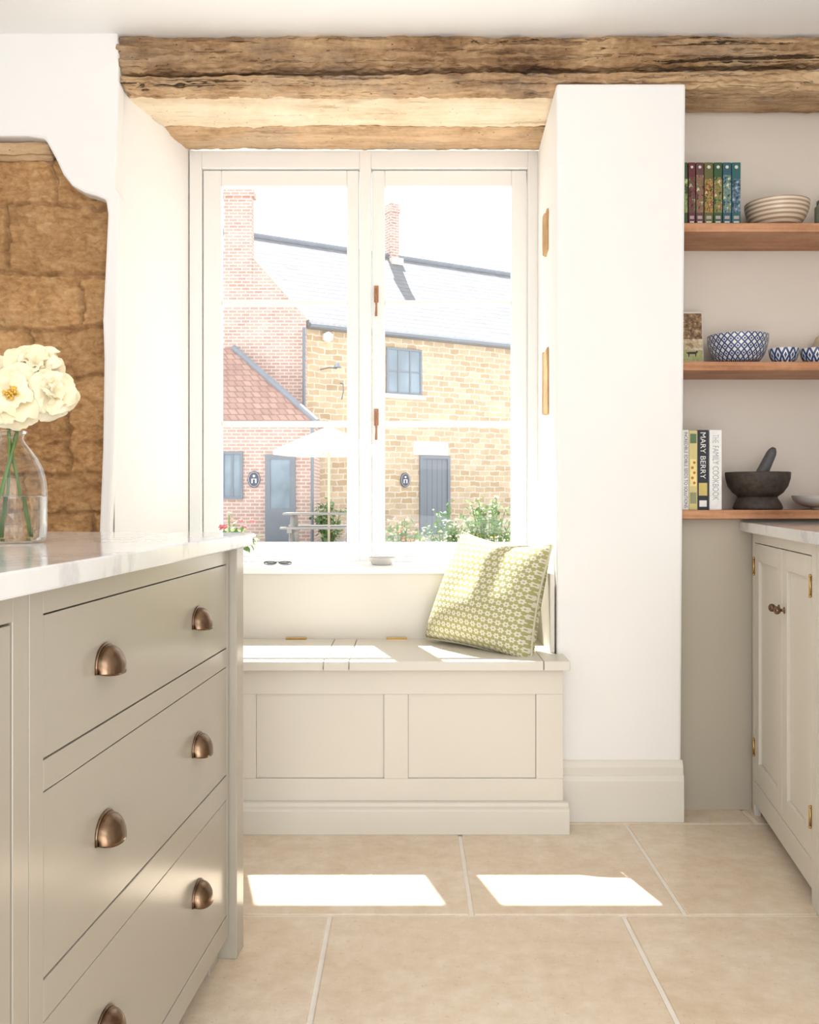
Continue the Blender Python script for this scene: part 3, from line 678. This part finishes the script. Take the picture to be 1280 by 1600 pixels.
def bowl(name,label,c,r,h,mat,foot=.45,group=None,cat='bowl',inner=None):
    t=thing(name,label,cat,c,0,group)
    out=[(0,.001),(r*foot*.9,0),(r*foot,.004),(r*foot*.98,.008)]
    for k in range(1,11):
        a=k/10; out.append((r*(foot+(1-foot)*math.sin(a*PI/2)**.85),.008+(h-.008)*(1-math.cos(a*PI/2))**.9))
    obj('outer_wall',lathe(bmesh.new(),out,56),mat,t,smooth=True)
    inn=[(r*.985,h)]+[(max(p[0]-.004,0),p[1]+.003) for p in out[::-1][1:-3]]+[(0,.012)]
    obj('inside_glaze',lathe(bmesh.new(),[(r,h)]+inn,56),inner or MT['white'],t,smooth=True)
    return t
bowl('bowl','large cream and brown striped bowl on the top shelf',((1214-640)*3.0/F,3.0,ST[0]),.1,.092,MT['b_stripe'],.34,inner=colmat((214,194,168)))
t=thing('jar','small grey green lidded jar at the right end of the top shelf','jar',((1296-640)*2.99/F,2.99,ST[0]))
obj('body',lathe(bmesh.new(),[(0,0),(.04,0),(.044,.006),(.044,.08),(.036,.09),(0,.09)],32),colmat((128,136,120)),t,smooth=False); obj('lid',lathe(bmesh.new(),[(0,.09),(.038,.09),(.038,.1),(.008,.104),(.009,.115),(0,.117)],32),colmat((108,112,100)),t)
# middle shelf
t=thing('picture_book','upright picture book showing a dark cow on grass, beside the blue bowl','book',(.862,3.03,ST[1]))
t.rotation_euler=(math.radians(-6),0,0)
bh=.188; obj('cover',B((0,.1,0,.012,0,bh)),colmat((214,206,192)),t,bevel=.001)
patch(t,'cover_picture',0.003,.097,.096,bh-.006,printmat('autumn_tree_print',[(70,54,38),(112,84,56),(150,116,80),(190,166,130)],70))
patch(t,'cover_picture',.003,.097,.058,.096,printmat('hedge_print',[(150,126,90),(196,176,140),(222,208,180)],60))
patch(t,'cover_picture',.003,.097,.022,.058,plain('grass_print',(178,178,120),.5,.3,80))
patch(t,'cover_title',.02,.085,.008,.014,colmat((90,84,76)))
bm=bmesh.new(); prism(bm,[(p[0]*.8+.014,p[1]*.8+.026) for p in [(.035,.03),(.05,.034),(.075,.034),(.08,.04),(.084,.033),(.078,.026),(.076,.014),(.073,.014),(.072,.024),(.05,.024),(.048,.013),(.045,.013),(.044,.024)]],'y',-.0011,-.0005); obj('cow_print',bm,colmat((58,50,46)),t)
bowl('bowl','large blue and white lattice patterned bowl on the middle shelf',((1153-640)*3.0/F,3.0,ST[1]),.095,.098,MT['b_blue'],.5)
bowl('bowl','small blue and white bowl standing right beside the large lattice bowl',((1225-640)*2.95/F,2.95,ST[1]),.046,.048,MT['b_small'],.62,group=None)
bowl('bowl','small blue and white bowl cut off by the right edge of the photo',((1274-640)*2.95/F,2.95,ST[1]),.046,.048,MT['b_small'],.62,group=None)
t=thing('jar','tall sandy stoneware jar behind the last small blue bowl','jar',((1294-640)*3.055/F,3.055,ST[1]))
obj('body',lathe(bmesh.new(),[(0,0),(.042,0),(.047,.01),(.047,.08),(.038,.1),(.034,.106),(.03,.106),(.03,.09),(0,.09)],32),colmat((196,178,150)),t,smooth=True)
# lowest shelf
YB=2.925
def bx(px): return (px-640)*YB/F
W=colmat((236,232,226)); K=colmat((30,30,34))
def e1(t,w,h): spine_text(t,'INCREDIBLE EDIBLE SEEDS TO SOLUTIONS',h-.014,w*.5,w*.58,h-.007,K)
def e2(t,w,h):
    patch(t,'spine_band',w*.12,w*.88,.02,.055,colmat((150,150,110))); patch(t,'spine_band',w*.12,w*.88,.075,.16,colmat((240,226,150))); patch(t,'spine_band',w*.12,w*.88,h-.04,h-.01,colmat((96,120,90)))
    for k in range(5): disc(t,'spine_dot',w*.5+.003*(-1)**k,.085+.016*k,.0045,colmat((206,110,60)),-.0009,10)
def e3(t,w,h): spine_text(t,'MARY BERRY',h*.58,w*.5,w*.5,h-.008,W); patch(t,'spine_band',w*.1,w*.9,.045,.085,colmat((206,186,110))); patch(t,'spine_band',w*.15,w*.85,.01,.03,W)
def e4(t,w,h): spine_text(t,'THE',h*.11,w*.5,w*.5,h-.014,colmat((190,188,186))); spine_text(t,'FAMILY COOKBOOK',h*.68,w*.5,w*.5,h*.80,colmat((168,168,172)))
gb='cookbooks on the lowest shelf'
book('white spined cookbook with small black capitals, nearest the pillar on the lowest shelf',bx(1066),bx(1076.5)-bx(1066),.252,.16,ST[2],YB,(238,236,230),gb,e1)
book('yellow spined cookbook between the white and black ones on the lowest shelf',bx(1077),bx(1090)-bx(1077),.25,.16,ST[2],YB,(216,200,136),gb,e2)
book('black spined cookbook with white capitals on the lowest shelf',bx(1090.5),bx(1107)-bx(1090.5),.252,.16,ST[2],YB,(34,38,48),gb,e3)
book('thick white spined cookbook with faint grey capitals beside the mortar',bx(1109),bx(1128)-bx(1109),.252,.16,ST[2],YB,(240,239,236),gb,e4)
t=thing('mortar','dark rough granite mortar on a flared foot on the lowest shelf','mortar',((1184-640)*3.0/F,3.0,ST[2]))
obj('foot',lathe(bmesh.new(),[(0,0),(.074,0),(.077,.006),(.072,.02),(.062,.036),(.06,.042),(0,.042)],48),MT['granite'],t,smooth=True)
obj('bowl',lathe(bmesh.new(),[(0,.04),(.06,.041),(.078,.055),(.092,.075),(.099,.098),(.101,.118),(.099,.121),(.09,.121),(.084,.1),(.06,.07),(0,.06)],48),MT['granite'],t,smooth=True)
bm=bmesh.new(); a=Vector((1.118,2.985,1.04)); b=Vector((1.173,2.985,1.155)); N=12
tube(bm,[a.lerp(b,k/N) for k in range(N+1)],[.021*min(1,.6+k*.25)*(1-.025*k)*(1 if k<N-1 else (.85 if k==N-1 else .45)) for k in range(N+1)],18)
obj('pestle',bm,MT['basalt'],smooth=True,label='grey stone pestle leaning out of the dark mortar',cat='pestle')
bowl('bowl','shallow pale grey bowl right of the mortar on the lowest shelf',((1289-640)*2.995/F,2.995,ST[2]),.1,.045,MT['palemetal'],.42,inner=MT['palemetal'])
# ---------------------------------------------------------------- outside
G=-.1
obj('ground_outside',B((-30,30,3.56,70,-.4,G)),MT['ground'],kind='structure')
def win(parent,x0,x1,z0,z1,y,nx,nzz,fm,name='window'):
    fr=.06; bm=B((x0,x0+fr,y-.06,y+.02,z0,z1),(x1-fr,x1,y-.06,y+.02,z0,z1),(x0+fr,x1-fr,y-.06,y+.02,z0,z0+fr),(x0+fr,x1-fr,y-.06,y+.02,z1-fr,z1))
    for i in range(1,nx): xx=x0+(x1-x0)*i/nx; box(bm,xx-.025,xx+.025,y-.05,y+.01,z0+fr,z1-fr)
    for i in range(1,nzz): zz=z0+(z1-z0)*i/nzz; box(bm,x0+fr,x1-fr,y-.045,y+.01,zz-.02,zz+.02)
    w=obj(name,bm,fm,parent); obj('pane',B((x0+fr,x1-fr,y-.03,y-.02,z0+fr,z1-fr)),MT['darkglass'],w); return w
# golden stone house
HX,HY=-2.74,24.5; ha=math.atan2(3.5,5.83); hc,hs=math.cos(ha),math.sin(ha)
def sof(px): k=(px-640)/F; return (k*HY-HX)/(hc-hs*k)
def fz(s,py): return 1-(py-775)*(HY+hs*s)/F-G
t=thing('stone_house','golden rubble stone house with pale slate roof across the yard','house',(HX,HY,G),ha)
ev=5.53-G; rz=8.6-G
obj('wall',B((0,13,0,6.4,0,ev)),MT['f_stone'],t)
# the ridge runs on to the left behind the brick gable, so the left end is cut on a slant
bm=bmesh.new(); pf=[(-.25,ev-.12),(-.25,ev+.02),(3.2,rz),(6.65,ev+.02),(6.65,ev-.12)]; sl_=[-.02,-.02,-1.9,-1.9,-1.9]
va=[bm.verts.new((sl_[i],p[0],p[1])) for i,p in enumerate(pf)]; vb=[bm.verts.new((13.2,p[0],p[1])) for p in pf]
bm.faces.new(vb)
bm.faces.new([va[0],va[1],va[2]]); bm.faces.new([va[0],va[2],va[3],va[4]])
for i in range(5): bm.faces.new([va[i],vb[i],vb[(i+1)%5],va[(i+1)%5]])
obj('roof',bm,MT['slate'],t)
obj('ridge_tiles',tube(bmesh.new(),[(-1.8,3.2,rz+.02),(13,3.2,rz+.02)],.09,8),MT['slatelead'],t)
obj('gutter',tube(bmesh.new(),[(0,-.3,ev-.06),(13,-.3,ev-.06)],.055,8),MT['greydoor'],t)
k=(612-640)/F; s=(k*27.24+4.39)/(hc-hs*k)
ch=obj('chimney',B((s-.15,s+.15,3.0,3.4,rz-.5,10.25-G),(s-.185,s+.185,2.965,3.435,9.98-G,10.12-G)),MT['f_brick'],t)
obj('flashing',B((s-.2,s+.2,2.8,3.0,rz-.32,rz-.1)),MT['lintelstone'],ch)
a,b=sof(603),sof(658); wn=win(t,a,b,fz((a+b)/2,617),fz((a+b)/2,545),0,3,2,MT['greydoor'])
obj('sill',B((a-.1,b+.1,-.12,.02,fz((a+b)/2,617)-.12,fz((a+b)/2,617))),MT['lintelstone'],wn)
a,b=sof(655),sof(702); zt=fz((a+b)/2,712)
d=obj('door',B((a,a+.09,-.07,.02,0,zt),(b-.09,b,-.07,.02,0,zt),(a+.09,b-.09,-.07,.02,zt-.09,zt),(a+.09,b-.09,-.03,.02,0,zt-.09),*[(a+.09+(b-a-.18)*q/5-.008,a+.09+(b-a-.18)*q/5+.008,-.04,.0,0,zt-.1) for q in range(1,5)]),MT['greydoor'],t)
obj('door_head',B((sof(645),sof(700),-.03,.02,zt+.01,fz((a+b)/2,690))),MT['lintelstone'],t)
obj('wall_lamp_bracket',tube(bmesh.new(),[(sof(500),-.02,fz(.5,578)),(sof(500)+.05,-.5,fz(.5,578)),(sof(500)+.05,-.9,fz(.5,582))],.018,8),MT['greydoor'],t)
obj('wall_lamp_shade',lathe(bmesh.new(),[(0,.06),(.04,.06),(.11,-.05),(.0,-.04)],20,(sof(500)+.05,-.95,fz(.5,578))),MT['greydoor'],t)
bm=bmesh.new(); tube(bm,[(sof(532),-.02,fz(.8,598)),(sof(532),-.16,fz(.8,600)),(sof(532),-.18,fz(.8,612)),(sof(532),-.08,fz(.8,624))],.016,8); obj('wall_hook',bm,MT['greydoor'],t)
def plaque(label,P,rz,r=.15):
    t=thing('wall_plaque',label,'sign',P,rz)
    obj('board',lathe(bmesh.new(),[(0,0),(r,0),(r,.03),(0,.03)],28,(0,0,0),Matrix.Rotation(PI/2,4,'X')@Matrix.Diagonal((1,1.35,1,1))),colmat((84,90,108)),t)
    bm=bmesh.new()
    tube(bm,[(r*.86*math.cos(a),-.031,r*1.16*math.sin(a)) for a in [2*PI*k/28 for k in range(28)]],.004,6,True)
    lathe(bm,[(0,0),(.030,0),(.030,.006),(0,.006)],16,(0,-.03,.08),Matrix.Rotation(PI/2,4,'X'))
    for xx in (-.045,.045): box(bm,xx-.016,xx+.016,-.036,-.03,-.09,.0)
    box(bm,-.06,.06,-.036,-.03,.0,.016)
    obj('emblem',bm,MT['white'],t)
s=sof(632); zz=fz(s,750)
plaque('oval dark plaque with pale emblem on the golden stone wall left of its door',(HX+hc*s+hs*.03,HY+hs*s-hc*.03,zz+G),ha)
s=sof(510); bm=bmesh.new(); prism(bm,[(.16*math.cos(PI*k/3+PI/6),.15*math.sin(PI*k/3+PI/6)) for k in range(6)],'y',-.12,0)
obj('alarm_box',bm,MT['white'],loc=(HX+hc*s+hs*.02,HY+hs*s-hc*.02,fz(s,527)+G),rotz=ha,bevel=.02,label='white hexagonal alarm box high on the stone house wall',cat='alarm box')
# brick house gable
BY=24.2
t=thing('brick_house','tall soft red brick gable house with broad chimney joined to the stone house','house',(-4.5,BY,G))
def bw(px,py,Y=BY): return ((px-640)*Y/F+4.5,1-(py-775)*Y/F-G)
xr,_=bw(478,0); apx=bw(366,372); ez=bw(478,497)[1]; xL=2*apx[0]-xr
bm=bmesh.new(); prism(bm,[(xL,0),(xr,0),(xr,ez),(apx[0],apx[1]),(xL,ez)],'y',0,.28); obj('gable_wall',bm,MT['f_brick'],t)
c0=bw(350,292); c1=bw(394,385)
obj('chimney',B((c0[0],c1[0],-.02,.28,apx[1]-1.2,c0[1]),(c0[0]-.06,c1[0]+.06,-.08,.34,c0[1]-.25,c0[1]-.1)),MT['f_brick'],t)
bm=bmesh.new(); 
tube(bm,[(xr+.04,.14,ez-.02),(apx[0],.14,apx[1]+.04),(xL-.04,.14,ez-.02)],.05,6)
obj('verge',bm,MT['lintelstone'],t)
obj('downpipe',tube(bmesh.new(),[at(475,512,24.05),at(475,640,24.05)],.04,8),MT['greydoor'],label='dark downpipe between the brick gable and the stone wall',cat='pipe')
# low brick outhouse
LY=22.5
t=thing('outhouse','low pink brick building with red tiled hipped roof at the left','outbuilding',(-4.2,LY,G))
def lw(px,py,Y=LY): return ((px-640)*Y/F+4.2,1-(py-775)*Y/F-G)
xr,ez=lw(490,660); obj('wall',B((-2.2,xr,0,1.6,0,ez)),MT['f_brick2'],t)
tp=lw(365,545,24.1); e=ez-.02
bm=bmesh.new(); V=[bm.verts.new(q) for q in ((-2.3,-.15,e),(xr+.1,-.15,e),(xr+.1,1.65,e),(tp[0],1.62,tp[1]),(-2.3,1.62,tp[1]),(-2.3,1.62,e))]
for f in ((0,1,3,4),(1,2,3),(0,4,5),(2,5,4,3),(0,5,2,1)): bm.faces.new([V[i] for i in f])
obj('roof',bm,MT['pantile'],t)
obj('hip_tiles',tube(bmesh.new(),[(xr+.1,-.15,e+.03),(tp[0],1.62,tp[1]+.03)],.08,8),MT['slatelead'],t)
a,z1=lw(347,706); b,z0=lw(380,780); win(t,a,b,z0,z1,0,2,1,MT['greydoor'])
a,z1=lw(415,710); b,_=lw(462,0)
d=obj('door',B((a,a+.12,-.06,.02,0,z1),(b-.12,b,-.06,.02,0,z1),(a+.12,b-.12,-.06,.02,z1-.12,z1),(a+.12,b-.12,-.06,.02,0,.8)),MT['greydoor'],t)
obj('pane',B((a+.12,b-.12,-.03,.0,.8,z1-.12)),MT['darkglass'],d)
q=at(397,749,LY-.02); plaque('oval dark plaque with pale emblem on the pink brick wall beside a window',(q.x,LY-.005,q.z),0)
obj('downpipe',tube(bmesh.new(),[at(488,664,LY-.20),Vector((at(488,0,LY-.20).x,LY-.20,G))],.04,8),MT['greydoor'],label='dark downpipe at the corner of the low pink brick building',cat='pipe')
# parasol and picnic table
PY=20.0; px_=(514-640)*PY/F
t=thing('parasol','cream canvas parasol on a wooden pole above the picnic table','parasol',(px_,PY,G))
R=1.18; za=2.5-G; zb=1.98-G; bm=bmesh.new(); ap=bm.verts.new((0,0,za)); rim=[]; rim2=[]
for k in range(8):
    a=2*PI*k/8+.2; rim.append(bm.verts.new((R*math.cos(a),R*math.sin(a),zb))); rim2.append(bm.verts.new((R*math.cos(a),R*math.sin(a),zb-.10)))
for k in range(8):
    j=(k+1)%8; bm.faces.new([ap,rim[k],rim[j]]); bm.faces.new([rim[k],rim2[k],rim2[j],rim[j]])
obj('canopy',bm,MT['parasol'],t,solid=.01)
obj('pole',tube(bmesh.new(),[(0,0,0.05),(0,0,za+.08)],.028,10),MT['polewood'],t)
for k in range(8):
    a=2*PI*k/8+.2; obj('rib',tube(bmesh.new(),[(0,0,za-.05),(R*.97*math.cos(a),R*.97*math.sin(a),zb-.03)],.012,6),MT['polewood'],t)
obj('base',lathe(bmesh.new(),[(0,0),(.28,0),(.28,.06),(.05,.09),(0,.09)],24),MT['slatelead'],t)
t=thing('picnic_table','weathered grey picnic table with benches under the parasol','picnic table',(px_-.15,PY,G))
bm=bmesh.new()
for k in range(5): box(bm,-.8,.8,-.36+.148*k,-.36+.148*k+.135,.70,.74)
obj('table_top',bm,MT['silverwood'],t)
for s in (-1,1): obj('seat',B((-.8,.8,s*.68-.13,s*.68+.13,.41,.45)),MT['silverwood'],t)
for sx in (-.6,.6):
    bm=bmesh.new()
    for s in (-1,1): tube(bm,[(sx,s*.2,.70),(sx,s*.62,0)],.05,6)
    box(bm,sx-.05,sx+.05,-.8,.8,.33,.41); obj('trestle',bm,MT['silverwood'],t)
# bushes: loose arching sprays
def bush(label,c,rad,n,size,lm,fcol,nf,seed,fr=.03):
    t=thing('flowering_bush' if nf else 'leafy_bush',label,'bush',c)
    rr=random.Random(seed); lf=bmesh.new(); sm=bmesh.new(); tips=[]; ns=22
    for q in range(ns):
        a=rr.uniform(0,6.28); d=rr.random()**.6; hgt=2*rad[2]*rr.uniform(.45,1.15)*(1-.35*d)
        b0=Vector((rad[0]*.25*math.cos(a),rad[1]*.25*math.sin(a),0)); e=Vector((rad[0]*d*math.cos(a),rad[1]*d*math.sin(a),hgt))
        m=b0.lerp(e,.5)+Vector((0,0,hgt*.18)); pts=[]
        for k in range(7):
            s=k/6; pts.append(b0*(1-s)**2+m*2*s*(1-s)+e*s*s)
        tube(sm,pts,.008,5); tips+=pts[3:]
        for k in range(n//ns):
            s=rr.uniform(.12,1.03); p=b0*(1-s)**2+m*2*s*(1-s)+e*s*s+Vector((rr.uniform(-1,1),rr.uniform(-1,1),rr.uniform(-1,1)))*size*.8
            if p.z<.02: continue
            leaf1(lf,p,size*rr.uniform(.6,1.25),rr)
    obj('foliage',lf,lm,t); obj('stems',sm,MT['stem'],t)
    if nf:
        heads([tuple(rr.choice(tips)+Vector((rr.uniform(-.05,.05),-rr.uniform(.02,.1),rr.uniform(0,.06)))) for q in range(nf)],fr,colmat(fcol,.6),t)
GY=15.0
def gp(px,Y): return ((px-640)*Y/F,Y,G)
bush('low green bush dotted with pink flowers outside the right casement',gp(630,GY-.6),(.36,.26,.36),480,.075,MT['leaf'],(232,140,130),38,21,.028)
bush('green bush with white blooms in the middle of the right casement view',gp(700,GY+1.2),(.42,.26,.48),480,.075,MT['leaf2'],(236,226,210),26,22,.028)
bush('tall leafy green bush at the right side of the right casement view',gp(764,GY),(.46,.3,.56),680,.085,MT['leaf'],(236,216,150),18,23,.024)
bush('small dark green bush against the stone wall behind the parasol pole',gp(514,22.0),(.4,.3,.5),320,.12,MT['leaf2'],(240,230,200),0,24)
bush('pink flowering bush close to the window at its lower left',gp(362,9.0),(.22,.2,.45),350,.07,MT['leaf'],(236,150,150),26,25,.02)
# ---------------------------------------------------------------- light and camera
wd=bpy.data.worlds.new('sky'); S.world=wd; wd.use_nodes=True; bgn=wd.node_tree.nodes['Background']
bgn.inputs[0].default_value=(.955,.977,1,1); bgn.inputs[1].default_value=1.68
sl=bpy.data.lights.new('sun','SUN'); sl.energy=17; sl.angle=.009; sl.color=(1,.98,.95); so=bpy.data.objects.new('sun',sl); COL.objects.link(so)
so.location=(-3,14,20); so.rotation_euler=Vector((.27,-1,-1.8)).to_track_quat('-Z','Y').to_euler()
def area(name,loc,target,size,energy,col):
    al=bpy.data.lights.new(name,'AREA'); al.energy=energy; al.size=size; al.color=col; ao=bpy.data.objects.new(name,al); COL.objects.link(ao)
    ao.location=loc; ao.rotation_euler=(Vector(target)-Vector(loc)).to_track_quat('-Z','Y').to_euler()
area('rear_fill_light',(.6,-1.6,2.25),(.1,1.6,0),2.4,52,(.965,.985,1))  # unseen fill lamp behind the camera, added to brighten room and near floor
area('ceiling_fill_light',(.2,-1.0,.22),(.1,1.5,2.43),1.6,46,(.965,.985,1))  # unseen uplight near the floor, added only to lift the ceiling
cam=bpy.data.cameras.new('camera'); co=bpy.data.objects.new('camera',cam); COL.objects.link(co); S.camera=co
co.location=(0,0,1); co.rotation_euler=(PI/2,0,0); cam.sensor_fit='HORIZONTAL'; cam.sensor_width=36; cam.lens=F/1280*36; cam.shift_y=-25/1280; cam.clip_end=300; cam.clip_start=.02
S.view_settings.view_transform='Standard'
